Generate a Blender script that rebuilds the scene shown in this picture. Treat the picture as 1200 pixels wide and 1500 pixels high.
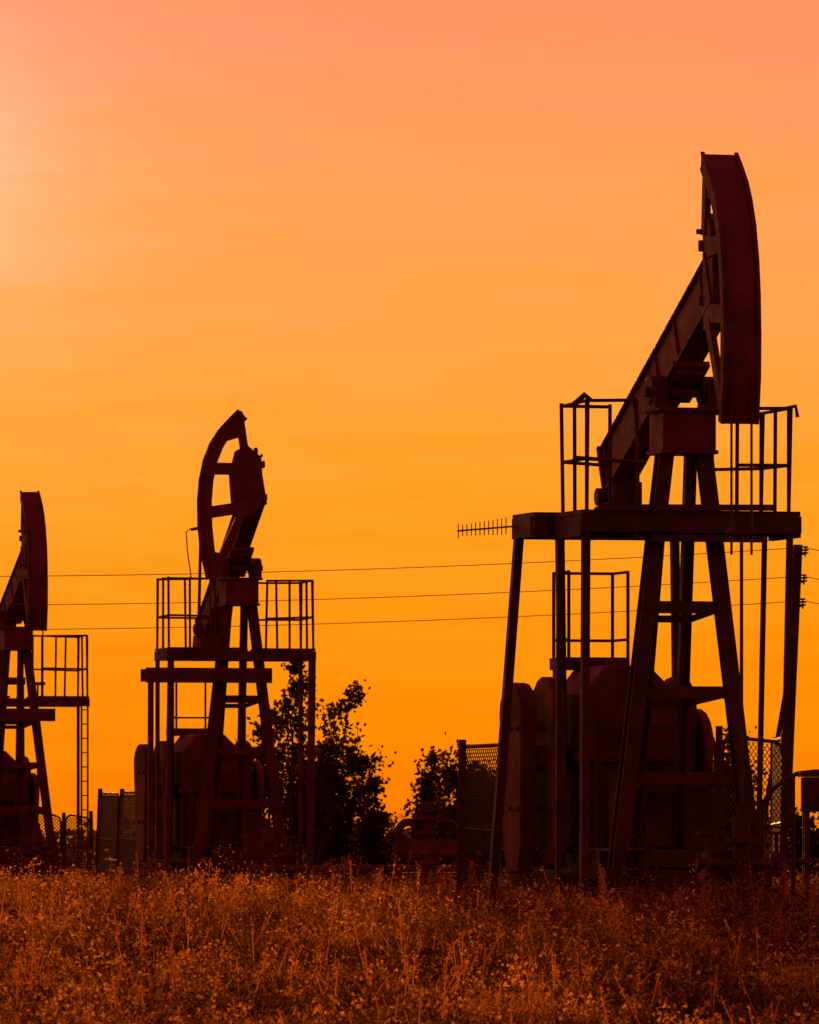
import bpy, math, random, bmesh
import numpy as np
from mathutils import Vector, Matrix
random.seed(7); rng=np.random.default_rng(11)
scene=bpy.context.scene
for o in list(bpy.data.objects): bpy.data.objects.remove(o)

def lin(r,g,b):
    def c(u):
        u/=255.0
        return u/12.92 if u<=0.04045 else ((u+0.055)/1.055)**2.4
    return (c(r),c(g),c(b),1.0)

# ------------------------------------------------------------------ materials
def surface(name,c1,c2,scale=6.0,rough=0.6,metal=0.0,bump=0.3,c3=None,spec=0.4):
    m=bpy.data.materials.new(name); m.use_nodes=True
    nt=m.node_tree; N=nt.nodes; L=nt.links
    b=N["Principled BSDF"]; b.inputs["Roughness"].default_value=rough; b.inputs["Metallic"].default_value=metal
    b.inputs["Specular IOR Level"].default_value=spec
    tc=N.new("ShaderNodeTexCoord")
    n=N.new("ShaderNodeTexNoise"); n.inputs["Scale"].default_value=scale; n.inputs["Detail"].default_value=8; n.inputs["Roughness"].default_value=0.65
    L.new(tc.outputs["Object"],n.inputs["Vector"])
    r=N.new("ShaderNodeValToRGB"); e=r.color_ramp.elements
    e[0].position=0.35; e[0].color=(*c1,1); e[1].position=0.66; e[1].color=(*c2,1)
    if c3:
        k=e.new(0.5); k.color=(*c3,1)
    L.new(n.outputs["Fac"],r.inputs["Fac"]); L.new(r.outputs["Color"],b.inputs["Base Color"])
    n2=N.new("ShaderNodeTexNoise"); n2.inputs["Scale"].default_value=scale*7; n2.inputs["Detail"].default_value=6
    L.new(tc.outputs["Object"],n2.inputs["Vector"])
    bp=N.new("ShaderNodeBump"); bp.inputs["Strength"].default_value=bump; bp.inputs["Distance"].default_value=0.02
    L.new(n2.outputs["Fac"],bp.inputs["Height"]); L.new(bp.outputs["Normal"],b.inputs["Normal"])
    mr=N.new("ShaderNodeMapRange"); mr.inputs["To Min"].default_value=rough-0.15; mr.inputs["To Max"].default_value=min(1,rough+0.2)
    L.new(n.outputs["Fac"],mr.inputs["Value"]); L.new(mr.outputs["Result"],b.inputs["Roughness"])
    return m
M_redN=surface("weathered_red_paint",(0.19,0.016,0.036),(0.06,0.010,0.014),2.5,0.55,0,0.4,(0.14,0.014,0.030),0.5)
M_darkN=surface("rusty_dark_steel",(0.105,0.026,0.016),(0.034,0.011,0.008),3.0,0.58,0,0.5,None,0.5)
M_redF=surface("hazed_red_paint",(0.22,0.030,0.022),(0.09,0.016,0.012),2.5,0.6,0,0.4,(0.17,0.025,0.018))  # distance haze put into the colour: lighter, redder paint for the farther pumpjacks
M_darkF=surface("hazed_rusty_steel",(0.17,0.040,0.020),(0.065,0.018,0.010),3.0,0.65,0,0.5)  # rusty steel lightened in its colour to imitate haze on the farther pumpjacks
M_cast=surface("weathered_cast_iron",(0.20,0.055,0.026),(0.06,0.020,0.010),2.2,0.7,0,0.6,(0.13,0.035,0.018))
M_conc=surface("stained_concrete",(0.12,0.06,0.035),(0.05,0.026,0.016),3.0,0.9,0,0.6)
M_wire=surface("galvanised_wire",(0.12,0.05,0.03),(0.07,0.03,0.02),20,0.5,0.3,0.0)
M_wood=surface("weathered_pole_wood",(0.08,0.035,0.02),(0.04,0.018,0.012),5,0.85,0,0.5)
M_bark=surface("tree_bark",(0.06,0.035,0.022),(0.03,0.016,0.011),14,0.9,0,0.5)

def leafy(name,c1,c2,trans,scale,attr=False,mid=None):
    m=bpy.data.materials.new(name); m.use_nodes=True
    nt=m.node_tree; N=nt.nodes; L=nt.links
    for n in list(N): N.remove(n)
    out=N.new("ShaderNodeOutputMaterial")
    tc=N.new("ShaderNodeTexCoord"); n=N.new("ShaderNodeTexNoise"); n.inputs["Scale"].default_value=scale; n.inputs["Detail"].default_value=4
    L.new(tc.outputs["Object"],n.inputs["Vector"])
    fac=n.outputs["Fac"]
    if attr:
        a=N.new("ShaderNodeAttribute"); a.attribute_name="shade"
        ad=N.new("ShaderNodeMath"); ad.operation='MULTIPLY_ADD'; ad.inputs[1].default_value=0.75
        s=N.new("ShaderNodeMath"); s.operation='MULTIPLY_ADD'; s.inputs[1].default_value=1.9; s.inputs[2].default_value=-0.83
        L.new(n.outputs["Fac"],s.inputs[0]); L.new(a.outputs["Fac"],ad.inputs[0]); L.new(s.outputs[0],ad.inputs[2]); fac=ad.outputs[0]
    r=N.new("ShaderNodeValToRGB"); e=r.color_ramp.elements
    e[0].position=0.2; e[0].color=(*c1,1); e[1].position=0.85; e[1].color=(*c2,1)
    if mid:
        k=e.new(0.6); k.color=(*mid,1)
    L.new(fac,r.inputs["Fac"])
    d=N.new("ShaderNodeBsdfDiffuse"); t=N.new("ShaderNodeBsdfTranslucent"); mx=N.new("ShaderNodeMixShader"); mx.inputs[0].default_value=trans
    L.new(r.outputs["Color"],d.inputs["Color"]); L.new(r.outputs["Color"],t.inputs["Color"])
    L.new(d.outputs[0],mx.inputs[1]); L.new(t.outputs[0],mx.inputs[2]); L.new(mx.outputs[0],out.inputs["Surface"])
    return m
M_leaf=leafy("leaf",(0.05,0.028,0.010),(0.12,0.06,0.018),0.4,1.5)
M_grass=leafy("dry_meadow_grass",(0.030,0.014,0.004),(0.50,0.25,0.06),0.6,0.9,True,(0.15,0.065,0.015))
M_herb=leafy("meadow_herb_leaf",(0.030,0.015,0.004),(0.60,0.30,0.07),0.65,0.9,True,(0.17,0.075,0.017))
M_weed=leafy("dry_seed_heads",(0.25,0.09,0.03),(0.62,0.26,0.09),0.6,3)

# ------------------------------------------------------------------ mesh builder
class MB:
    def __init__(s): s.v=[]; s.f=[]
    def add(s,vs,fs):
        o=len(s.v); s.v+= [tuple(p) for p in vs]; s.f+=[tuple(i+o for i in f) for f in fs]
    def frame(s,p0,p1,up):
        p0=Vector(p0);p1=Vector(p1); d=(p1-p0).normalized(); up=Vector(up)
        if abs(d.dot(up.normalized()))>0.98: up=Vector((1,0,0))
        side=d.cross(up).normalized(); u=side.cross(d).normalized()
        return p0,p1,side,u
    def bar(s,p0,p1,w,h,up=(0,0,1)):
        p0,p1,a,u=s.frame(p0,p1,up)
        vs=[]
        for p in (p0,p1):
            for i,j in((-1,-1),(1,-1),(1,1),(-1,1)): vs.append(p+a*(i*w/2)+u*(j*h/2))
        s.add(vs,[(0,1,2,3),(7,6,5,4),(0,4,5,1),(1,5,6,2),(2,6,7,3),(3,7,4,0)])
    def ibeam(s,p0,p1,w,h,t=0.03,up=(0,0,1)):
        p0,p1,a,u=s.frame(p0,p1,up)
        W=w/2;H=h/2;T=t/2
        pr=[(-W,-H),(W,-H),(W,-H+t),(T,-H+t),(T,H-t),(W,H-t),(W,H),(-W,H),(-W,H-t),(-T,H-t),(-T,-H+t),(-W,-H+t)]
        vs=[p+a*i+u*j for p in(p0,p1) for i,j in pr]; n=12
        fs=[(i,(i+1)%n,(i+1)%n+n,i+n) for i in range(n)]
        fs+=[tuple(range(n))[::-1],tuple(range(n,2*n))]
        s.add(vs,fs)
    def box(s,a0,a1,b0,b1,z0,z1):
        vs=[(x,y,z) for z in(z0,z1) for x,y in((a0,b0),(a1,b0),(a1,b1),(a0,b1))]
        s.add(vs,[(3,2,1,0),(4,5,6,7),(0,1,5,4),(1,2,6,5),(2,3,7,6),(3,0,4,7)])
    def tube(s,pts,r,n=8,r1=None):
        pts=[Vector(p) for p in pts]; m=len(pts); vs=[]
        ref=None
        for i,p in enumerate(pts):
            d=(pts[min(i+1,m-1)]-pts[max(i-1,0)]).normalized()
            if ref is None:
                ref=Vector((0,0,1)) if abs(d.z)<0.9 else Vector((1,0,0))
            a=d.cross(ref).normalized(); u=a.cross(d).normalized(); ref=u
            rr=r if r1 is None else r+(r1-r)*i/(m-1)
            for k in range(n):
                t=2*math.pi*k/n; vs.append(p+a*math.cos(t)*rr+u*math.sin(t)*rr)
        fs=[]
        for i in range(m-1):
            for k in range(n):
                fs.append((i*n+k,i*n+(k+1)%n,(i+1)*n+(k+1)%n,(i+1)*n+k))
        fs+=[tuple(range(n))[::-1],tuple(range((m-1)*n,m*n))]
        s.add(vs,fs)
    def prism(s,poly,lo,hi,axis='y'):
        n=len(poly); vs=[]
        for t in(lo,hi):
            for p,q in poly: vs.append((p,t,q) if axis=='y' else ((t,p,q) if axis=='x' else (p,q,t)))
        fs=[(i,(i+1)%n,(i+1)%n+n,i+n) for i in range(n)]+[tuple(range(n))[::-1],tuple(range(n,2*n))]
        s.add(vs,fs)
    def obj(s,name,mat,parent=None,bevel=0.0,smooth=False,mat4=None):
        me=bpy.data.meshes.new(name); me.from_pydata(s.v,[],s.f); me.update()
        bm=bmesh.new(); bm.from_mesh(me); bmesh.ops.recalc_face_normals(bm,faces=bm.faces); bm.to_mesh(me); bm.free()
        if mat4 is not None: me.transform(mat4)
        ob=bpy.data.objects.new(name,me); scene.collection.objects.link(ob); me.materials.append(mat)
        if parent: ob.parent=parent
        if smooth: me.polygons.foreach_set('use_smooth',[True]*len(me.polygons))
        if bevel>0:
            b=ob.modifiers.new("edge_bevel",'BEVEL'); b.width=bevel; b.segments=2; b.limit_method='ANGLE'; b.angle_limit=math.radians(40)
        return ob
def empty(name,loc=(0,0,0),rz=0):
    e=bpy.data.objects.new(name,None); scene.collection.objects.link(e); e.location=loc; e.rotation_euler=(0,0,rz); return e

# ------------------------------------------------------------------ terrain
def sm(t): t=np.clip(t,0,1); return t*t*(3-2*t)
def gz(x,y):
    x=np.asarray(x,float); y=np.asarray(y,float)
    base=-1.25+1.25*sm((y-5)/72.0)
    return base+0.04*np.sin(x*0.9+y*0.35)*np.sin(y*0.21+1.0)+0.03*np.sin(x*2.1+1.3)*np.cos(y*0.5)
def GZ(x,y): return float(gz(x,y))
ys=np.concatenate([np.linspace(-60,0,7),np.linspace(4,240,119),np.geomspace(260,6000,24)])
xs=np.concatenate([-np.geomspace(40,6000,22)[::-1],np.linspace(-38,38,96),np.geomspace(40,6000,22)])
X,Y=np.meshgrid(xs,ys); Z=gz(X,Y)*np.where(np.abs(X)>300,0,1)
me=bpy.data.meshes.new("ground"); nx=len(xs); ny=len(ys)
V=np.stack([X,Y,Z],-1).reshape(-1,3)
F=[(j*nx+i,j*nx+i+1,(j+1)*nx+i+1,(j+1)*nx+i) for j in range(ny-1) for i in range(nx-1)]
me.from_pydata(V.tolist(),[],F); me.update()
g=bpy.data.objects.new("ground",me); scene.collection.objects.link(g)
me.materials.append(surface("field_soil",(0.035,0.018,0.008),(0.07,0.035,0.014),0.8,0.95,0,0.3,spec=0.0))

# ------------------------------------------------------------------ pumpjack
PSI=math.radians(15)
TREAD=[(1.20,7.38),(1.36,7.24),(1.53,7.08),(1.66,6.90),(1.78,6.65),(1.87,6.33),(1.92,6.0),(1.94,5.6),(1.93,5.2),(1.86,4.75)]
HX,HZ=1.35,6.1
def build_head(parent,mat4,hub_back,M):
    n=len(TREAD)
    def offs(k,i0=0,i1=n):
        out=[]
        for i,(a,z) in enumerate(TREAD):
            p=TREAD[max(0,i-1)]; q=TREAD[min(n-1,i+1)]
            dx,dz=q[0]-p[0],q[1]-p[1]; l=math.hypot(dx,dz); nx_,nz_=dz/l,-dx/l
            out.append((a+nx_*k,z+nz_*k))
        return out[i0:i1]
    m=MB(); m.prism(TREAD+offs(0.045)[::-1],-0.17,0.17)
    for sgn in(-1,1):
        m.prism(offs(-0.03)+offs(0.001)[::-1],sgn*0.17-0.02,sgn*0.17+0.02)
    m.obj("horsehead_tread",M,parent,0.006,mat4=mat4)
    m=MB()
    for sgn in(-1,1):
        b=sgn*0.145
        m.prism(offs(0.047)+offs(0.19)[::-1],b-0.012,b+0.012)
        b2=sgn*0.128
        m.prism([(1.19,7.34),(1.14,6.98)]+offs(0.06,0,4)[::-1],b2-0.008,b2+0.008)
        m.prism([(1.78,4.80),(1.62,5.14)]+offs(0.06,8,10),b2-0.008,b2+0.008)
        W=0.06
        for p,q,w in [((1.20,7.34),(1.14,6.60),0.12),((1.25,5.78),(1.76,4.84),0.13),((1.25,6.46),(1.76,6.50),0.18),
                      ((1.35,5.84),(1.82,5.80),0.18)]:
            m.bar((p[0],b*0.80,p[1]),(q[0],b*0.80,q[1]),W,w,(0,0,1))
    m.box(1.16,1.22,-0.17,0.17,7.28,7.37)
    m.box(1.72,1.86,-0.16,0.16,4.765,4.83)
    m.obj("horsehead_frame",M,parent,0.006,mat4=mat4)
    m=MB()
    m.prism([(hub_back,5.95),(hub_back,6.62),(1.10,6.82),(1.30,6.75),(1.42,6.4),(1.42,5.9),(1.36,5.7),(1.1,5.68)],-0.13,0.13)
    m.tube([(hub_back+0.07,0,6.55),(hub_back+0.07,0,6.78)],0.035)
    m.tube([(hub_back+0.0,-0.19,6.64),(hub_back+0.0,0.19,6.64)],0.028)
    m.box(hub_back-0.05,hub_back,-0.16,0.16,5.93,6.03)
    m.box(hub_back-0.05,hub_back,-0.16,0.16,6.45,6.56)
    m.obj("horsehead_hub",M,parent,0.015,mat4=mat4)

def railing(m,pts,h,r=0.017,mid=(0.45,),step=0.42):
    for z in (h,)+tuple(h*k for k in mid):
        P=[]
        for i,p in enumerate(pts):
            P.append((p[0]+random.uniform(-.012,.012),p[1]+random.uniform(-.012,.012),p[2]+z+random.uniform(-.018,.018)))
        m.tube(P,r)
    for i in range(len(pts)-1):
        p=Vector(pts[i]); q=Vector(pts[i+1]); L=(q-p).length; k=max(1,round(L/step))
        for j in range(k+1):
            c=p.lerp(q,j/k); m.tube([c,c+Vector((random.uniform(-.02,.02),random.uniform(-.02,.02),h+0.01))],r*1.15)

def weights(m,b0,b1,ac,zt,w=0.62,zb=0.45,ang=0):
    poly=[]
    for k in range(9):
        t=math.pi*k/8; poly.append((ac+w*math.cos(t),zt-w*0.75+w*0.75*math.sin(t)))
    poly+=[(ac-w*0.8,zb+0.25),(ac-w*0.45,zb),(ac+w*0.45,zb),(ac+w*0.8,zb+0.25)]
    ca,sa=math.cos(ang),math.sin(ang); zc=(zt+zb)/2
    poly=[(ac+(p-ac)*ca-(q-zc)*sa, zc+(p-ac)*sa+(q-zc)*ca) for p,q in poly]
    m.prism(poly,b0,b1)

def pumpjack(x0,y0,tilt,variant):
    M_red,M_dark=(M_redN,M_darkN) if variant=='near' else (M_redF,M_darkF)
    P=empty("pumpjack",(x0,y0,0),-(math.pi/2-PSI))
    t=math.radians(tilt); u=Vector((math.cos(t),0,math.sin(t))); n=Vector((-math.sin(t),0,math.cos(t)))
    piv=Vector((0,0,5.15))
    if variant=='far': piv.z=5.0
    c=piv+n*0.40
    m=MB(); s0,s1=-2.42,1.58
    m.ibeam(c+u*s0,c+u*s1,0.27,0.50,0.035,n)
    for s in (-2.3,-1.2,-0.35,0.35,1.3):
        for sg in(-1,1): m.bar(c+u*s+Vector((0,sg*0.105,0))-n*0.21,c+u*s+Vector((0,sg*0.105,0))+n*0.21,0.02,0.04,(0,1,0))
    for sg in(-1,1): m.bar(c+u*(s0+0.2)+Vector((0,sg*0.085,0)),c+u*(s1-0.2)+Vector((0,sg*0.085,0)),0.03,0.42,n)
    m.bar(c+u*-0.38-n*0.285,c+u*0.38-n*0.285,0.38,0.06,n)
    m.bar(c+u*-0.3-n*0.33,c+u*0.3-n*0.33,0.30,0.05,n)
    m.bar(c+u*(s1-0.02),c+u*(s1+0.03),0.30,0.54,n)
    m.bar(c+u*(s0-0.03),c+u*(s0+0.02),0.30,0.54,n)
    m.obj("walking_beam",M_red,P,0.006)
    m=MB()
    for sg in(-1,1):
        m.tube([(0,sg*0.17,piv.z+0.02),(0,sg*0.35,piv.z+0.02)],0.14,16)
        m.prism([(-0.2,piv.z-0.19),(0.2,piv.z-0.19),(0.15,piv.z+0.08),(-0.15,piv.z+0.08)],sg*0.27-0.065,sg*0.27+0.065)
        for a in(-0.16,0.16): m.tube([(a,sg*0.27,piv.z-0.2),(a,sg*0.27,piv.z+0.13)],0.02,6)
    m.tube([(0,-0.39,piv.z),(0,0.39,piv.z)],0.05,12)
    m.obj("saddle_bearing",M_dark,P,0.008)
    m=MB(); zt=piv.z-0.17
    m.box(-0.24,0.24,-0.27,0.27,zt-0.40,zt-0.02)
    m.box(-0.28,0.28,-0.33,0.33,zt-0.03,zt+0.01)
    m.box(-0.26,0.26,-0.29,0.29,zt-0.44,zt-0.40)
    m.obj("saddle_box",M_red,P,0.01)
    m=MB(); zt-=0.42
    zr=[3.05,2.22,1.38]
    for sg in(-1,1):
        m.ibeam((0.06,sg*0.20,zt),(0.1,sg*0.72,0.3),0.15,0.18 if sg<0 else 0.13,0.03,(1,0,0))
        m.ibeam((-0.16,sg*0.13,zt),(-1.0,sg*0.24,0.3),0.11,0.11,0.025,(0,1,0))
    for z in zr:
        w=0.21+(zt-z)/(zt-0.3)*0.51
        m.bar((0.10,-w,z),(0.10,w,z),0.05,0.12)
        a=-0.16-(zt-z)/(zt-0.3)*0.84
        m.bar((a,-0.2,z-0.1),(a,0.2,z-0.1),0.05,0.07)
        for sg in(-1,1): m.bar((0.08,sg*w,z),(a,sg*0.22,z-0.1),0.04,0.06)
    m.obj("samson_post",M_dark,P,0.005)
    tail=c+u*(s0+0.12)
    m=MB(); ez=3.86
    m.bar((tail.x,-0.66,ez),(tail.x,0.66,ez),0.15,0.14)
    m.prism([(tail.x-0.14,ez),(tail.x+0.30,ez),(tail.x+0.2,tail.z-0.1),(tail.x-0.05,tail.z-0.1)],-0.11,0.11)
    m.prism([(tail.x-0.22,ez+0.05),(tail.x+0.4,ez+0.05),(tail.x+0.3,ez+0.30),(tail.x-0.15,ez+0.26)],-0.2,0.16)
    m.tube([(tail.x,-0.22,ez+0.36),(tail.x,0.2,ez+0.36)],0.09,14)
    m.bar((tail.x+0.3,0.12,ez+0.1),(tail.x+0.3,0.12,ez+0.5),0.08,0.08)
    pin=Vector((-2.15,0,1.7))
    for sg in(-1,1):
        m.ibeam((tail.x,sg*0.60,ez+0.05),(pin.x,sg*0.60,pin.z),0.09,0.08,0.02,(0,1,0))
    m.obj("pitman_arms",M_dark,P,0.006)
    m=MB()
    m.prism([(-0.52,0.7),(0.46,0.7),(0.46,2.23),(0.16,2.52),(-0.30,2.52),(-0.52,2.23)],-2.75,-1.65,'x')
    m.box(-2.85,-1.55,-0.57,0.51,1.55,1.66)
    for b in(-0.54,-0.2,0.12,0.48): m.box(-1.66,-1.60,b-0.03,b+0.03,0.7,1.5)
    m.tube([(-2.2,-0.9,1.6),(-2.2,0.9,1.6)],0.13,16)
    m.tube([(-1.66,0,1.95),(-1.58,0,1.95)],0.22,20)
    m.tube([(-1.66,-.25,1.15),(-1.6,-.25,1.15)],0.16,18)
    m.tube([(-2.2,-0.05,2.5),(-2.2,-0.05,2.6)],0.09,12)
    m.obj("gearbox",M_cast,P,0.03)
    m=MB()
    weights(m,-0.80,-0.66,-2.15,2.42,0.42,0.5,0.10); weights(m,-1.07,-0.90,-2.4,2.36,0.40,0.45,0.05)
    weights(m,0.52,0.68,-2.2,2.42,0.45,0.5,-0.05); weights(m,0.72,0.82,-2.1,2.1,0.45,0.5,-0.1)
    for b in(-0.86,0.69):
        for a,z in((-2.4,1.9),(-2.1,1.9),(-2.4,1.1),(-2.1,1.1)): m.tube([(a,b-0.24,z),(a,b+0.24,z)],0.035,6)
    m.bar((-2.2,-0.62,1.7),(-2.2,-0.62,0.6),0.06,0.3); m.bar((-2.2,0.5,1.7),(-2.2,0.5,0.6),0.04,0.3)
    m.obj("crank_counterweights",M_cast,P,0.03)
    m=MB()
    m.tube([(-3.9,-0.45,1.25),(-3.9,0.25,1.25)],0.27,20)
    for k in range(8): m.tube([(-3.9,-0.40+k*0.08,1.25),(-3.9,-0.385+k*0.08,1.25)],0.30,20)
    m.box(-4.2,-3.6,-0.5,0.3,0.75,0.98)
    m.prism([(-4.15,1.0),(-3.9,0.92),(-2.8,1.2),(-2.5,1.6),(-2.8,2.0),(-3.2,1.9),(-4.1,1.5)],0.36,0.46)
    m.obj("motor",M_dark,P,0.01)
    m=MB()
    for sg in(-1,1): m.ibeam((-4.6,sg*0.5,0.55),(0.45,sg*0.5,0.55),0.18,0.3,0.03)
    for a in(-4.5,-3.4,-2.8,-1.6,-0.9,0.1): m.bar((a,-0.6,0.60),(a,0.6,0.60),0.12,0.18)
    m.bar((0.12,-0.85,0.40),(0.12,0.85,0.40),0.2,0.18)
    m.box(-1.2,-0.9,-0.4,-0.15,0.7,1.45); m.bar((-1.05,-0.3,1.4),(-0.4,-0.35,1.75),0.03,0.04)
    m.box(-0.7,-0.5,0.2,0.5,0.7,1.25)
    for b in(-0.45,0.0,0.45): m.bar((-1.4,b,0.7),(-1.4,b,1.9),0.06,0.06)
    m.bar((-1.4,-0.48,1.9),(-1.4,0.48,1.9),0.06,0.06); m.bar((-1.4,-0.48,1.3),(-1.4,0.48,1.3),0.05,0.05)
    m.obj("base_skid",M_dark,P,0.005)
    m=MB(); m.box(-4.9,0.6,-0.85,0.85,-0.3,0.32); m.box(-3.0,-1.4,-0.9,0.9,0.323,0.45)
    m.obj("concrete_plinth",M_conc,P,0.02)
    m=MB(); m.box(-3.15,-2.55,-0.45,0.22,2.5,2.62)
    pts=[(-2.55,-0.42,2.62),(-3.1,-0.42,2.62),(-3.1,0.2,2.62),(-2.55,0.2,2.62)]
    for z in(0.18,0.86): m.tube([(p[0],p[1],p[2]+z) for p in pts],0.015)
    for p in pts: m.tube([p,(p[0],p[1],p[2]+0.87)],0.018)
    for b in(-0.4,0.18): m.bar((-3.1,b,0.5),(-3.1,b,2.5),0.05,0.05)
    m.obj("service_stand",M_dark,P)
    D=MB(); R=MB(); C=MB()
    if variant=='near':
        zt=3.98
        D.box(-0.50,0.46,-1.15,1.06,zt-0.045,zt)
        for a in(-0.48,0.0,0.44): D.bar((a,-1.16,zt-0.13),(a,1.07,zt-0.13),0.05,0.165)
        for b in(-1.14,-0.6,0.4,1.05): D.bar((-0.47,b,zt-0.155),(0.43,b,zt-0.155),0.05,0.2)
        D.box(0.30,0.475,-0.45,0.72,zt-0.30,zt-0.24)
        D.box(-1.3,-0.53,-1.36,-0.5,zt-0.03,zt+0.01)
        D.bar((-1.3,-1.36,zt-0.13),(-1.3,-0.5,zt-0.13),0.05,0.2); D.bar((-0.56,-1.36,zt-0.13),(-0.56,-1.18,zt-0.13),0.05,0.2)
        D.bar((-1.27,-1.35,zt-0.13),(-0.6,-1.35,zt-0.13),0.05,0.2)
        D.box(-1.3,-1.0,-0.3,1.0,zt-0.02,zt+0.02)
        D.bar((0.48,-1.0,zt+0.02),(0.48,0.8,zt+0.035),0.04,0.06)
        railing(R,[(0.43,-0.58,zt),(0.43,-1.10,zt),(-0.40,-1.10,zt),(-0.47,-0.6,zt)],1.06)
        railing(R,[(0.43,0.42,zt),(0.43,0.95,zt),(-0.47,0.95,zt),(-0.47,0.45,zt)],1.0)
        R.tube([(0.43,-1.06,zt+1.05),(0.43,-1.12,zt+1.11),(0.43,-1.22,zt+1.02)],0.03)
        R.tube([(0.43,0.9,zt+1.0),(0.43,1.02,zt+1.03),(0.43,1.04,zt+0.92)],0.02)
        R.tube([(0.43,-1.22,zt+0.5),(0.43,-0.5,zt+0.46)],0.02)
        for p,q,w in [((-1.25,-1.31,3.75),(-1.25,-1.60,0),0.085),((0.40,-1.10,3.85),(0.40,-1.12,0),0.075),((-0.45,-1.12,3.75),(-0.45,-1.14,0),0.05),
                      ((0.40,0.97,3.75),(0.40,0.89,0),0.055),((-0.45,0.98,3.75),(-0.5,0.92,0),0.045)]:
            C.bar(p,q,w,w)
        A=MB(); 
        bx=[-1.25,-1.42,3.88]; dx,dy=-math.sin(PSI),-math.cos(PSI)
        L=0.5
        A.tube([(bx[0],bx[1]+0.1,bx[2]),(bx[0]+dx*L,bx[1]+dy*L,bx[2]-0.05)],0.010,6)
        for k in range(12):
            s=0.02+k*(L-0.03)/11; hh=0.085-0.003*k+(0.02 if k==11 else 0); zz=bx[2]-0.05*s/L
            A.tube([(bx[0]+dx*s,bx[1]+dy*s,zz-hh),(bx[0]+dx*s,bx[1]+dy*s,zz+hh)],0.0055,5)
        A.obj("yagi_antenna",M_wire,P)
    elif variant=='mid':
        zt=3.86
        D.box(-0.45,0.42,0.30,1.16,zt-0.04,zt); D.box(-0.45,0.42,-1.27,-0.2,zt-0.04,zt)
        for a in(-0.43,0.4): D.bar((a,-1.28,zt-0.12),(a,1.17,zt-0.12),0.05,0.15)
        for b in(-1.25,-0.25,0.33,1.14): D.bar((-0.4,b,zt-0.12),(0.38,b,zt-0.12),0.05,0.15)
        D.box(0.12,0.5,-1.62,0.42,3.32,3.36)
        D.bar((0.5,-1.64,3.42),(0.5,0.42,3.42),0.05,0.24); D.bar((0.14,-1.64,3.42),(0.14,0.42,3.42),0.05,0.2)
        railing(R,[(0.39,-0.55,zt),(0.39,-1.24,zt),(-0.42,-1.24,zt),(-0.42,-0.3,zt)],1.12)
        railing(R,[(0.39,0.35,zt),(0.39,1.13,zt),(-0.42,1.13,zt),(-0.42,0.35,zt)],1.08)
        for p,q,w in [((0.45,-1.55,3.35),(0.45,-1.56,0),0.08),((0.4,-1.22,3.8),(0.4,-1.28,0),0.07),((-0.4,-1.24,3.8),(-0.4,-1.24,0),0.06),
                      ((0.36,1.12,3.8),(0.36,1.08,0),0.10),((-0.4,1.12,3.8),(-0.4,1.12,0),0.06)]:
            C.bar(p,q,w,w)
        C.tube([(0.4,-0.72,5.75),(0.4,-0.76,4.0)],0.026,6)
        C.tube([(0.4,-0.88,5.74),(0.4,-0.68,5.78)],0.03,6)
        C.tube([(0.4,-0.88,5.76),(0.4,-0.96,5.70),(0.4,-0.94,5.4),(0.4,-0.88,5.0),(0.4,-0.9,4.9)],0.010,6)
    else:
        zt=3.53
        D.box(-0.45,0.42,0.30,1.33,zt-0.04,zt); D.box(-0.45,0.42,-1.27,-0.2,zt-0.04,zt)
        for a in(-0.43,0.4): D.bar((a,-1.28,zt-0.12),(a,1.34,zt-0.12),0.05,0.15)
        D.bar((0.46,-1.5,zt-0.36),(0.46,0.66,zt-0.36),0.05,0.24); D.box(0.1,0.44,-1.5,0.62,zt-0.32,zt-0.28)
        railing(R,[(0.39,0.42,zt),(0.39,1.30,zt),(-0.42,1.30,zt),(-0.42,0.42,zt)],1.14)
        railing(R,[(0.39,-0.42,zt),(0.39,-1.2,zt),(-0.42,-1.2,zt)],1.14)
        for b in(1.18,1.30):
            C.bar((0.42,b,3.5),(0.42,b,0),0.03,0.03)
        for k in range(12): C.tube([(0.42,1.18,0.3+k*0.27),(0.42,1.30,0.3+k*0.27)],0.012,5)
        C.bar((-0.4,-1.2,3.5),(-0.4,-1.25,0),0.07,0.07); C.bar((-0.4,1.3,3.5),(-0.4,1.3,0),0.05,0.05)
    D.obj("service_deck",M_dark,P); R.obj("deck_railing",M_dark,P); C.obj("deck_supports",M_dark,P)
    if variant=='mid':
        T=Matrix.Translation((1.2,-0.36,6.31))@Matrix.Rotation(math.radians(-100),4,'Z')@Matrix.Rotation(math.radians(4),4,'Y')@Matrix.Translation((-HX,0,-HZ))
        build_head(P,T,0.90,M_red)
    else:
        T=Matrix.Translation((0,0,-0.03 if variant=='far' else 0))
        build_head(P,T,1.08,M_red)
        m=MB()
        for b in(-0.10,0.10): m.tube([(1.93,b,5.2),(1.93,b,3.5)],0.013,6)
        m.box(1.86,2.0,-0.13,0.13,3.70,3.76)
        m.tube([(1.93,0,3.7),(1.93,0,1.0)],0.018,8)
        m.obj("bridle_and_rod",M_wire,P)
    m=MB()
    m.tube([(1.93,0,-0.2),(1.93,0,1.0)],0.09,12); m.tube([(1.93,0,0.95),(1.93,0,1.12)],0.05,12)
    m.tube([(1.93,-0.45,0.55),(1.93,0.45,0.55)],0.06,10)
    for b in(-0.35,0.35):
        m.tube([(1.93,b,0.55),(1.93,b,0.85)],0.02,6); m.tube([(1.93,b,0.83),(1.93,b,0.86)],0.11,14)
        m.tube([(1.93,b-0.02,0.55),(1.93,b+0.02,0.55)],0.13,12)
    m.tube([(1.93,0,0.3),(1.93,0,0.36)],0.17,14); m.tube([(1.93,0,0.75),(1.93,0,0.8)],0.15,14)
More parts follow.
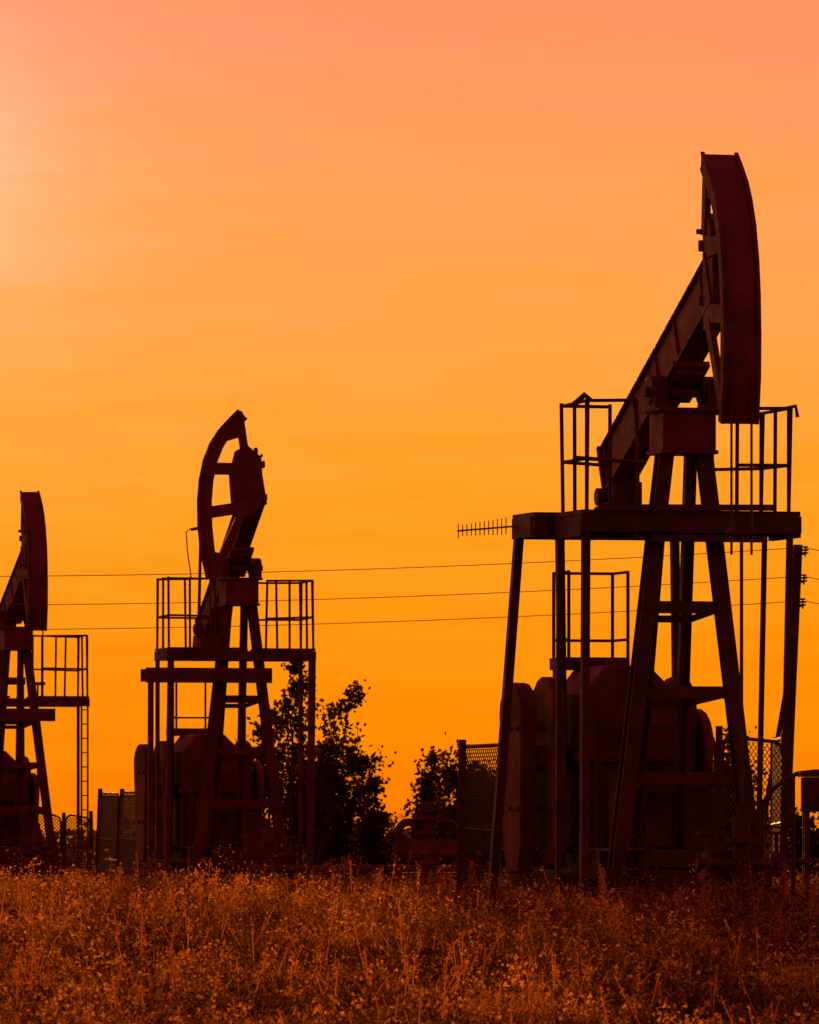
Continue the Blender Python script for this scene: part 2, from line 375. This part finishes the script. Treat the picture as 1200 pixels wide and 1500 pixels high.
    m.obj("wellhead_valves",M_dark,P,0.004)
    return P
pumpjack(2.667,80,25,'near')
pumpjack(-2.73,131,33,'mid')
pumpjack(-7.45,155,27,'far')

# ------------------------------------------------------------------ chain-link fences
def fence(pts,h,droop=0.0,name="chain_link_fence",lean=0.0,wt=0.0065):
    E=empty(name,(pts[0][0],pts[0][1],0)); o=Vector((pts[0][0],pts[0][1],0))
    F_=MB(); Wm=MB()
    for i in range(len(pts)-1):
        p=Vector((pts[i][0],pts[i][1],GZ(*pts[i])))-o; q=Vector((pts[i+1][0],pts[i+1][1],GZ(*pts[i+1])))-o
        d=(q-p); L=Vector((d.x,d.y,0)).length; u=d/L
        hh=h*(1+random.uniform(-.05,.05)); g0=0.15; c=0.13
        ins=0.06
        P0=p+u*ins; P1=q-u*ins; up=Vector((lean,0,1))
        F_.tube([P0+up*g0,P0+up*(hh-c),P0+up*(hh-c*0.3)+u*c*0.3,P0+up*hh+u*c,P1+up*(hh-droop)-u*c,P1+up*(hh-droop-c*0.3)-u*c*0.3,P1+up*(hh-droop-c),P1+up*g0],0.022,6)
        F_.tube([P0+up*g0,P1+up*g0],0.02,6); F_.tube([P0+up*(hh*0.52),P1+up*(hh*0.5)],0.016,6)
        st=0.075; W=L-2*ins; H=hh-g0-0.03
        for sgn in(1,-1):
            k=-H
            while k<W:
                s0=max(k,0); s1=min(k+H,W)
                if s1-s0>0.02:
                    t0,t1=s0-k,s1-k
                    if sgn<0: t0,t1=H-t0,H-t1
                    dr=lambda s:droop*s/W
                    Wm.bar(P0+u*s0+up*(g0+t0*(1-dr(s0)/H)),P0+u*s1+up*(g0+t1*(1-dr(s1)/H)),wt,wt)
                k+=st
    for pt in pts:
        p=Vector((pt[0],pt[1],GZ(*pt)))-o
        F_.bar(p-Vector((0,0,.2)),p+Vector((lean+random.uniform(-.02,.03),0,1))*(h+0.06),0.075,0.075)
    F_.obj("frame",M_darkN,E); Wm.obj("wire_mesh",M_wire,E)
fence([(0.50,83),(1.22,85.5),(1.9,87)],1.74,-0.06)
fence([(2.7,88),(3.35,88.7),(4.12,89.5),(4.2,95)],1.92)
fence([(-5.35,140),(-4.95,138.5),(-4.5,137)],1.62,lean=0.03,wt=0.012)
fence([(-7.9,165),(-6.95,164.5),(-6.35,164)],1.35,0.06,wt=0.010)

# ------------------------------------------------------------------ wellhead manifold between the pumpjacks
W=empty("wellhead_valve_assembly",(0.17,98,0)); m=MB()
def arc(cx,cz,r,a0,a1,y=0,n=7): return [(cx+r*math.cos(math.radians(a0+(a1-a0)*k/n)),y,cz+r*math.sin(math.radians(a0+(a1-a0)*k/n))) for k in range(n+1)]
m.tube([(-0.30,0,-.1),(-0.30,0,0.88)]+arc(-0.18,0.88,0.12,180,90)+[(0.02,0,1.0)],0.05,10)
m.tube([(0.05,0,-.1),(0.05,0,1.15)],0.09,12)
for z,r in((0.25,.16),(0.5,.14),(0.62,.14),(0.85,.15),(1.02,.17),(1.12,.13)): m.tube([(0.05,0,z),(0.05,0,z+.05)],r,14)
m.tube([(-0.28,0,0.62),(0.5,0,0.62)],0.08,10)
m.tube([(0.28,0,0.55),(0.28,0,0.95)],0.02,6); m.tube([(0.28,-0.01,0.93),(0.28,0.02,0.96)],0.12,14)
m.box(0.17,0.25,-0.1,0.1,1.0,1.16); m.box(-0.02,0.12,-0.1,0.1,1.15,1.25)
m.box(-0.4,0.55,-0.25,0.25,0.0,0.40); m.bar((-0.28,0,0.76),(0.45,0,0.72),0.08,0.12)
m.tube([(0.45,0,0.55),(0.45,0,0.0)],0.06,10)
m.obj("pipes_and_valves",M_cast,W,0.004)

W=empty("pipeline",(0,118,0)); m=MB()
m.tube([(-2.2,0,0.35),(1.4,0,0.35),(1.5,0,0.2)],0.09,10)
for x in(-2,-1,0,1): m.box(x-0.06,x+0.06,-0.15,0.15,-0.05,0.27)
m.obj("pipe",M_darkN,W)

# ------------------------------------------------------------------ control cabinet and bent pipe at the right edge
Cb=empty("control_cabinet",(3.82,78.5,0)); m=MB()
m.box(-0.06,0.55,-0.22,0.22,1.05,1.38); m.box(-0.09,0.58,-0.26,0.26,1.385,1.43)
m.box(-0.02,0.24,-0.245,-0.223,1.08,1.35); m.box(0.26,0.52,-0.245,-0.223,1.08,1.35)
for x in(-0.02,0.48):
    for y in(-0.17,0.17): m.bar((x,y,-0.05),(x,y,1.05),0.05,0.05)
m.bar((-0.02,-0.17,0.5),(0.48,-0.17,0.55),0.04,0.04); m.box(-0.1,0.6,-0.25,0.25,0.56,0.60)
m.tube([(0.1,-0.25,1.2),(0.1,-0.29,1.2)],0.02,8)
m.obj("cabinet",M_darkN,Cb,0.006)
Pp=empty("bent_pipe",(3.40,79,0)); m=MB()
m.tube([(0,0,-0.1),(0,0,1.05),(0.02,0,1.15),(0.10,0,1.26),(0.2,0,1.35),(0.34,0,1.42),(0.5,0,1.44),(0.95,0.4,1.44)],0.022,8)
m.tube([(0.30,0,-0.1),(0.30,0,1.40)],0.02,8)
m.obj("pipe",M_darkN,Pp)

# ------------------------------------------------------------------ power line
def pole(x,y,h,lean,name="utility_pole"):
    E=empty(name,(x,y,0)); m=MB()
    m.tube([(-lean,0,-.3),(-lean*0.5,0,h*0.5),(0,0,h)],0.10,12,0.08)
    m.tube([(-lean-0.50,0.9,-.2),(-0.05,0.05,h*0.72)],0.05,10)
    m.obj("post",M_wood,E)
    m=MB()
    for z in (h-0.08,h-0.56,h-0.97):
        lx=-lean*(1-z/h)
        m.tube([(lx-0.14,0,z-0.08),(lx+0.14,-0.02,z-0.08)],0.02,6)
        for sx in(-0.12,0.12):
            m.tube([(lx+sx,-0.15,z-0.13),(lx+sx,-0.15,z+0.02)],0.015,6)
            for dz,r in((-0.08,.055),(-0.03,.06),(0.02,.045)): m.tube([(lx+sx,-0.15,z+dz),(lx+sx,-0.15,z+dz+0.03)],r,10)
        m.tube([(lx,-0.17,z-0.1),(lx,0.1,z-0.1)],0.018,6)
    m.box(-0.11,0.0,-0.16,-0.08,h-1.6,h-1.35)
    m.obj("insulators",M_darkN,E)
pole(6.64,140,5.85,0.28); pole(-23.3,140,5.85,0.1); pole(33,126,5.85,0.1)
Wl=empty("power_lines",(0,0,0)); m=MB()
for z in(5.79,5.30,4.88):
    a=(6.62,139.85,z); b=(-23.2,139.85,z)
    pts=[]
    for k in range(41):
        s=k/40; pts.append((a[0]+(b[0]-a[0])*s,a[1],z-0.49*4*s*(1-s)))
    m.tube(pts,0.0065,5)
    pts=[]
    for k in range(31):
        s=k/30; pts.append((6.75+(26.2)*s,139.85-14*s,z-1.4*4*s*(1-s)))
    m.tube(pts,0.0065,5)
m.obj("wires",M_wire,Wl)

# ------------------------------------------------------------------ trees & shrubs
def tree(name,x,y,h,spread,nbr,leaf,seed,stems=1,start=0.3,dens=26,clump=0.16,upb=(0.5,1.4)):
    R=random.Random(seed); E=empty(name,(x,y,GZ(x,y))); B=MB(); lv=[]; lf=[]
    def leafs(c,n,r):
        for _ in range(n):
            p=c+Vector((R.gauss(0,r),R.gauss(0,r),R.gauss(0,r*0.8)))
            a=Vector((R.gauss(0,1),R.gauss(0,1),R.gauss(0,1))).normalized(); b=a.cross(Vector((R.gauss(0,1),R.gauss(0,1),R.gauss(0,1)))).normalized()
            s=leaf*R.uniform(0.6,1.3); o=len(lv)
            lv.extend([p,p+a*s*0.5+b*s*0.36,p+a*s,p+a*s*0.5-b*s*0.36]); lf.append((o,o+1,o+2,o+3))
    def branch(p,d,L,r,lev):
        pts=[p]; cur=p; k=5
        for i in range(k):
            d=(d+Vector((R.gauss(0,.12),R.gauss(0,.12),R.gauss(0.06,.08)))).normalized()
            cur=cur+d*L/k; pts.append(cur)
        B.tube(pts,max(r,0.006),5,0.004)
        if lev>0:
            for j in range(3+lev*2):
                s=R.uniform(0.3,1.0); i=min(k-1,int(s*k)); q=pts[i].lerp(pts[i+1],s*k-i)
                dd=(d*0.7+Vector((R.gauss(0,.6),R.gauss(0,.6),R.gauss(0.15,.4)))).normalized()
                branch(q,dd,L*R.uniform(.3,.55),r*0.45,lev-1)
        n=dens if lev==0 else dens//2
        for i in range(2,k+1):
            if R.random()<0.85: leafs(pts[i],max(2,n//4+R.randint(-2,2)),clump*R.uniform(.5,1.2))
    for sidx in range(stems):
        ang=R.uniform(0,6.28); off=Vector((math.cos(ang),math.sin(ang),0))*(0.0 if stems==1 else R.uniform(.05,spread*0.7))
        hh=h*(1 if sidx==0 else R.uniform(.6,.97)); pts=[]; k=8
        ln=Vector((R.gauss(0,.05),R.gauss(0,.05),0))+(off*0.25/h if stems>1 else Vector())
        for i in range(k+1):
            t=i/k; pts.append(off+ln*hh*t+Vector((R.gauss(0,.02)*h*t*0.5,R.gauss(0,.02)*h*t*0.5,hh*t-(0.1 if i==0 else 0))))
        B.tube(pts,0.012*hh,7,0.005)
        for j in range(nbr):
            s=start+(1-start)*(j+R.random())/nbr; s=min(s,.995); i=int(s*k); q=pts[i].lerp(pts[i+1],s*k-i)
            a=R.uniform(0,6.28); up=R.uniform(*upb)
            dd=Vector((math.cos(a),math.sin(a),up)).normalized()
            L=spread*(1.1-0.75*abs(s-0.4))*R.uniform(.5,1.05)*(0.55 if s>0.85 else 1)
            branch(q,dd,L,0.008*hh*(1.2-s),1)
        leafs(pts[-1],dens//2,clump*0.7)
    B.obj("trunk_and_limbs",M_bark,E)
    me=bpy.data.meshes.new("foliage"); me.from_pydata([tuple(v) for v in lv],[],lf); me.update()
    ob=bpy.data.objects.new("foliage",me); scene.collection.objects.link(ob); me.materials.append(M_leaf); ob.parent=E
def tx(px,d): return (px-600)/12000*d
tree("young_poplar_tree",tx(432,150),150,3.95,0.95,18,0.11,21,1,0.22,16,0.085,(0.8,1.6))
tree("young_poplar_tree",tx(484,149),149,3.45,0.8,14,0.11,23,1,0.25,15,0.085,(0.8,1.6))
tree("young_poplar_tree",tx(398,154),154,3.0,0.8,12,0.10,24,2,0.2,12,0.085,(0.8,1.6))
tree("shrub",tx(512,148),148,2.35,0.8,10,0.10,5,4,0.08,18,0.12)
tree("shrub",tx(462,152),152,2.2,0.8,10,0.10,6,4,0.08,18,0.13)
tree("shrub",tx(543,146),146,1.85,0.32,9,0.10,8,3,0.08,16,0.11)
tree("shrub",tx(415,156),156,2.4,0.8,10,0.10,9,4,0.1,18,0.13)
tree("shrub",tx(590,160),160,0.9,0.3,7,0.09,10,3,0.1,12,0.10)
tree("shrub",tx(655,135),135,2.0,0.55,11,0.10,12,3,0.12,16,0.11)
tree("shrub",tx(690,128),128,2.0,0.7,10,0.09,13,4,0.08,18,0.12)
tree("shrub",tx(740,130),130,2.0,0.7,9,0.09,14,4,0.08,20,0.12)
tree("shrub",tx(1060,122),122,2.3,0.55,11,0.09,15,4,0.1,16,0.11)
tree("shrub",tx(1100,126),126,1.4,0.6,8,0.09,16,4,0.1,16,0.11)
tree("shrub",tx(1190,110),110,1.0,0.5,8,0.08,17,4,0.1,16,0.11)

def scrub():
    N=36000
    y=rng.uniform(330,520,N); x=(rng.uniform(-1,1,N))*y*0.25
    hgt=1.0+0.4*np.sin(x*0.11+2)+0.35*np.sin(x*0.37)+0.3*np.sin(x*0.9); hgt=np.clip(hgt,0.7,2.3)
    z=rng.uniform(-0.1,1,N)*hgt
    c=np.stack([x,y,z],-1); a=rng.normal(size=(N,3)); a/=np.linalg.norm(a,axis=1)[:,None]; b=np.cross(a,rng.normal(size=(N,3))); b/=np.linalg.norm(b,axis=1)[:,None]
    s=rng.uniform(.25,.6,N)[:,None]
    v=np.stack([c,c+a*s*.5+b*s*.35,c+a*s,c+a*s*.5-b*s*.35],1).reshape(-1,3)
    me=bpy.data.meshes.new("distant_scrub"); me.from_pydata(v.tolist(),[],np.arange(N*4).reshape(-1,4).tolist()); me.update()
    ob=bpy.data.objects.new("distant_scrub",me); scene.collection.objects.link(ob); me.materials.append(M_leaf)
scrub()

# ------------------------------------------------------------------ meadow
def clumpf(x,y):
    c=0.5+0.5*np.sin(x*2.3+np.sin(y*1.1)*1.5)*np.sin(y*0.8+x*0.7)
    c=c+0.35*np.sin(x*6.1+y*2.3)*np.sin(y*3.7-x*2)+0.25*np.sin(x*0.7+y*0.2+1)
    return np.clip(c,0,1)
def tri_obj(name,v,f,s,mat):
    me=bpy.data.meshes.new(name); me.vertices.add(len(v)); me.vertices.foreach_set('co',v.astype(np.float32).ravel())
    me.loops.add(f.size); me.loops.foreach_set('vertex_index',f.astype(np.int32).ravel())
    me.polygons.add(len(f)); me.polygons.foreach_set('loop_start',np.arange(0,f.size,3,dtype=np.int32)); 
    me.update(calc_edges=True)
    at=me.attributes.new("shade",'FLOAT','POINT'); at.data.foreach_set('value',s.astype(np.float32))
    ob=bpy.data.objects.new(name,me); scene.collection.objects.link(ob); me.materials.append(mat); return ob
def grass_mesh(name,sets,mat):
    allv=[];allf=[];alls=[];base=0
    for (N,y0,y1,margin,hmin,hmax,w0,w1) in sets:
        y=np.sqrt(rng.uniform(y0*y0,y1*y1,N)); x=rng.uniform(-1,1,N)*(0.05*y+margin)
        clump=clumpf(x,y)
        h=(hmin+(hmax-hmin)*rng.beta(2,3.5,N))*(0.5+0.75*clump)
        z=gz(x,y); ang=rng.uniform(0,2*np.pi,N); lean=rng.uniform(0.1,1.1,N)*h; la=rng.uniform(0,2*np.pi,N)
        w=rng.uniform(w0,w1,N); wx=np.cos(ang)*w/2; wy=np.sin(ang)*w/2
        vs=[]
        for t,ww in((0,1),(0.4,0.9),(0.75,0.6)):
            cx=x+np.cos(la)*lean*t**2; cy=y+np.sin(la)*lean*t**2; cz=z-0.02+h*t*(1-0.2*t)
            vs.append(np.stack([cx-wx*ww,cy-wy*ww,cz],-1)); vs.append(np.stack([cx+wx*ww,cy+wy*ww,cz],-1))
        vs.append(np.stack([x+np.cos(la)*lean,y+np.sin(la)*lean,z+h*0.78],-1))
        v=np.stack(vs,1); allv.append(v.reshape(-1,3))
        sh=np.clip(rng.uniform(0,1,N)*0.75+0.25*clump,0,1); alls.append(np.repeat(sh,7))
        i=base+np.arange(N)*7
        tri=np.stack([np.stack([i,i+1,i+3],-1),np.stack([i,i+3,i+2],-1),np.stack([i+2,i+3,i+5],-1),np.stack([i+2,i+5,i+4],-1),np.stack([i+4,i+5,i+6],-1)],1).reshape(-1,3)
        allf.append(tri); base+=N*7
    return name,np.concatenate(allv),np.concatenate(allf),np.concatenate(alls),mat
tri_obj(*grass_mesh("meadow_grass",[(130000,40,92,1.3,0.12,0.50,0.005,0.013),(30000,92,200,2,0.15,0.40,0.012,0.03)],M_grass))

def herbs():
    K=10500; per=36
    y=np.sqrt(rng.uniform(41**2,96**2,K)); x=rng.uniform(-1,1,K)*(0.05*y+1.2)
    cl=clumpf(x,y); H=(0.13+0.36*rng.beta(2,3,K))*(0.45+0.9*cl)
    near=np.exp(-((y-78)/7.0)**2); H*=1+0.10*near
    H*=np.where(rng.random(K)<0.04,1.5,1)
    rad=0.03+0.09*rng.random(K)
    X=np.repeat(x,per);Y=np.repeat(y,per);Hh=np.repeat(H,per);Rr=np.repeat(rad,per); n=K*per
    t=rng.random(n)**0.7
    lx=np.repeat(rng.normal(0,.12,K),per)*t*t; ly=np.repeat(rng.normal(0,.12,K),per)*t*t
    rr=Rr*(1.2-0.9*t); c=np.stack([X+lx+rng.normal(size=n)*rr,Y+ly+rng.normal(size=n)*rr,gz(X,Y)+Hh*t],-1)
    a=rng.normal(size=(n,3)); a[:,2]*=0.8; a/=np.linalg.norm(a,axis=1)[:,None]; b=np.cross(a,rng.normal(size=(n,3))); b/=np.linalg.norm(b,axis=1)[:,None]
    s=(rng.uniform(.012,.048,n)*(1.25-0.6*t))[:,None]
    v=np.stack([c,c+a*s+b*s*.38,c+a*s-b*s*.38],1).reshape(-1,3)
    f=np.arange(n*3).reshape(-1,3); own=np.repeat(rng.random(K),per)
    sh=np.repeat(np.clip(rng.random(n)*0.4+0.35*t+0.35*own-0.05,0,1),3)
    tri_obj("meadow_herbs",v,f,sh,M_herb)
herbs()

def weeds():
    vs=[];fs=[];sh=[];base=0
    N=1500
    y=np.sqrt(rng.uniform(42**2,100**2,N)); x=rng.uniform(-1,1,N)*(0.05*y+1.2)
    extra=[((715-600)/12000*74,74,.62),((912-600)/12000*56,56,.56),((270-600)/12000*50,50,.50),((42-600)/12000*50,50,.55),((25-600)/12000*50,50,.42),((350-600)/12000*70,70,.5),((545-600)/12000*72,72,.55),((1035-600)/12000*66,66,.6),
           (-1.9,58,.5),(-3.1,66,.5),(0.9,62,.48),(2.7,60,.5),(-0.6,54,.45),(1.7,70,.55),(-2.6,74,.5),(3.3,72,.6)]
    for i in range(N+len(extra)):
        big=i>=N
        if big: X0,Y0,h=extra[i-N]
        else: X0,Y0=x[i],y[i]; h=rng.uniform(0.2,0.44)+(0.25 if rng.random()<0.03 else 0)
        zz=GZ(X0,Y0)
        lx,ly=rng.normal(0,.10 if not big else .06,2); c=np.array([X0,Y0,zz]); tip=c+np.array([lx,ly,h])
        w=0.003
        q=[c+[-w,0,0],c+[w,0,0],tip+[w*.6,0,0],tip+[-w*.6,0,0]]
        vs+=q; fs+=[(base,base+1,base+2),(base,base+2,base+3)]; sh+=[.5]*4; base+=4
        k=rng.integers(8,22); L=rng.uniform(0.08,0.2); rad=rng.uniform(.006,.03)
        if big: k=240; L=h*0.8; rad=0.036
        for j in range(k):
            t=rng.random(); p=tip-(tip-c)*(t*L/h)+rng.normal(0,rad*(0.3+0.9*t),3)
            a=rng.normal(size=3); a/=np.linalg.norm(a); b=np.cross(a,rng.normal(size=3)); b/=np.linalg.norm(b); s=rng.uniform(.010,.026)
            vs+=[p,p+a*s+b*s*.4,p+a*s-b*s*.4]; fs.append((base,base+1,base+2)); sh+=[rng.random()]*3; base+=3
    tri_obj("meadow_weeds",np.array(vs),np.array(fs),np.array(sh),M_weed)
weeds()

# ------------------------------------------------------------------ sun, sky
SA=math.radians(-3.5); SE=math.radians(4.8)
S=Vector((math.sin(SA)*math.cos(SE),math.cos(SA)*math.cos(SE),math.sin(SE)))
sd=bpy.data.lights.new("sun",'SUN'); sd.energy=5.0; sd.angle=math.radians(0.5); sd.color=(1.0,0.33,0.05)
so=bpy.data.objects.new("sun",sd); scene.collection.objects.link(so); so.rotation_euler=(-S).to_track_quat('-Z','Y').to_euler(); so.location=(-10,60,30)

w=bpy.data.worlds.new("World"); scene.world=w; w.use_nodes=True
nt=w.node_tree; N=nt.nodes; L=nt.links
for n in list(N): N.remove(n)
out=N.new("ShaderNodeOutputWorld"); bg=N.new("ShaderNodeBackground"); L.new(bg.outputs[0],out.inputs[0]); bg.inputs[1].default_value=1.0
tc=N.new("ShaderNodeTexCoord"); nrm=N.new("ShaderNodeVectorMath"); nrm.operation='NORMALIZE'; L.new(tc.outputs["Generated"],nrm.inputs[0])
sp=N.new("ShaderNodeSeparateXYZ"); L.new(nrm.outputs[0],sp.inputs[0])
def math_(op,a,b=None,c=None):
    n=N.new("ShaderNodeMath"); n.operation=op
    for i,v in enumerate((a,b,c)):
        if v is None: continue
        if isinstance(v,(int,float)): n.inputs[i].default_value=v
        else: L.new(v,n.inputs[i])
    return n.outputs[0]
def cloud(sx,sz,rot,det,dist):
    mp=N.new("ShaderNodeMapping"); mp.inputs["Scale"].default_value=(sx,sx,sz); mp.inputs["Rotation"].default_value=(0,rot,0); L.new(nrm.outputs[0],mp.inputs[0])
    cn=N.new("ShaderNodeTexNoise"); cn.inputs["Scale"].default_value=1.6; cn.inputs["Detail"].default_value=det; cn.inputs["Roughness"].default_value=0.6; cn.inputs["Distortion"].default_value=dist; L.new(mp.outputs[0],cn.inputs[0])
    return math_('SUBTRACT',cn.outputs["Fac"],0.5)
cl=cloud(14,110,0.06,8,0.8); c2=cloud(30,330,-0.04,6,0.6)
hm=N.new("ShaderNodeMapRange"); hm.inputs["From Min"].default_value=0.03; hm.inputs["From Max"].default_value=0.07; L.new(sp.outputs[2],hm.inputs[0])
c2=math_('MULTIPLY',c2,math_('MULTIPLY_ADD',hm.outputs[0],0.8,0.2))
cc=math_('ADD',cl,math_('MULTIPLY',c2,0.55))
elev=math_('ADD',sp.outputs[2],math_('MULTIPLY',cc,0.030))
r=N.new("ShaderNodeValToRGB"); cr=r.color_ramp; cr.interpolation='B_SPLINE'
stops=[(0.0,(250,122,0)),(0.0125,(255,138,2)),(0.028,(255,149,8)),(0.0446,(255,158,34)),(0.0571,(255,163,62)),(0.0779,(255,160,86)),(0.0946,(254,149,97)),(0.112,(247,138,104))]
R0=0.115
while len(cr.elements)<len(stops): cr.elements.new(0.5)
for e,(p,c) in zip(cr.elements,stops): e.position=p/R0
for e,(p,c) in zip(cr.elements,stops): e.color=lin(*c)
L.new(math_('DIVIDE',elev,R0),r.inputs[0])
up=N.new("ShaderNodeMapRange"); up.interpolation_type='SMOOTHSTEP'; up.inputs["From Min"].default_value=0.115; up.inputs["From Max"].default_value=0.5; L.new(sp.outputs[2],up.inputs[0])
mx=N.new("ShaderNodeMix"); mx.data_type='RGBA'; L.new(up.outputs[0],mx.inputs[0]); L.new(r.outputs[0],mx.inputs[6]); mx.inputs[7].default_value=(0.30,0.045,0.060,1)
dt=N.new("ShaderNodeVectorMath"); dt.operation='DOT_PRODUCT'; L.new(nrm.outputs[0],dt.inputs[0]); dt.inputs[1].default_value=S
fd=N.new("ShaderNodeMapRange"); fd.inputs["From Min"].default_value=-0.5; fd.inputs["From Max"].default_value=0.985; fd.inputs["To Min"].default_value=0.0; fd.inputs["To Max"].default_value=1.0; L.new(dt.outputs["Value"],fd.inputs[0])
fdp=math_('MULTIPLY_ADD',math_('POWER',fd.outputs[0],2.4),0.86,0.14)
dus=N.new("ShaderNodeMix"); dus.data_type='RGBA'; L.new(fdp,dus.inputs[0]); dus.inputs[6].default_value=(0.23,0.030,0.035,1); L.new(mx.outputs[2],dus.inputs[7])
br=math_('MULTIPLY_ADD',cc,0.14,1.0)
sc=N.new("ShaderNodeVectorMath"); sc.operation='SCALE'; L.new(dus.outputs[2],sc.inputs[0]); L.new(br,sc.inputs["Scale"])
ds=N.new("ShaderNodeVectorMath"); ds.operation='DISTANCE'; L.new(nrm.outputs[0],ds.inputs[0]); ds.inputs[1].default_value=S
d2=math_('MULTIPLY',ds.outputs["Value"],ds.outputs["Value"])
def glow(sig,col,prev):
    e=math_('EXPONENT',math_('MULTIPLY',d2,-1.0/(sig*sig)))
    e=math_('MULTIPLY',e,math_('ADD',1.0,math_('MULTIPLY',cc,1.2)))
    v=N.new("ShaderNodeVectorMath"); v.operation='SCALE'; v.inputs[0].default_value=col; L.new(e,v.inputs["Scale"])
    a=N.new("ShaderNodeVectorMath"); a.operation='ADD'; L.new(prev,a.inputs[0]); L.new(v.outputs[0],a.inputs[1]); return a.outputs[0]
col=glow(0.015,(0.05,0.18,0.18),sc.outputs[0]); col=glow(0.036,(0.05,0.055,0.042),col)
sk=N.new("ShaderNodeTexSky"); sk.sky_type='NISHITA'; sk.sun_disc=False; sk.sun_elevation=SE; sk.sun_rotation=SA; sk.dust_density=4
tn=N.new("ShaderNodeVectorMath"); tn.operation='MULTIPLY'; L.new(sk.outputs[0],tn.inputs[0]); tn.inputs[1].default_value=(0.003,0.0005,0.0002)
ad=N.new("ShaderNodeVectorMath"); ad.operation='ADD'; L.new(col,ad.inputs[0]); L.new(tn.outputs[0],ad.inputs[1])
L.new(ad.outputs[0],bg.inputs[0])

# ------------------------------------------------------------------ camera
cd=bpy.data.cameras.new("camera"); cam=bpy.data.objects.new("camera",cd); scene.collection.objects.link(cam); scene.camera=cam
cam.location=(0,0,0.75); cam.rotation_euler=(math.radians(90),0,0)
cd.sensor_fit='VERTICAL'; cd.sensor_height=24; cd.sensor_width=24; cd.lens=192; cd.shift_y=485/1500; cd.clip_start=0.5; cd.clip_end=20000
cd.dof.use_dof=True; cd.dof.focus_distance=88; cd.dof.aperture_fstop=11
scene.view_settings.view_transform='Standard'; scene.view_settings.look='None'; scene.view_settings.exposure=0
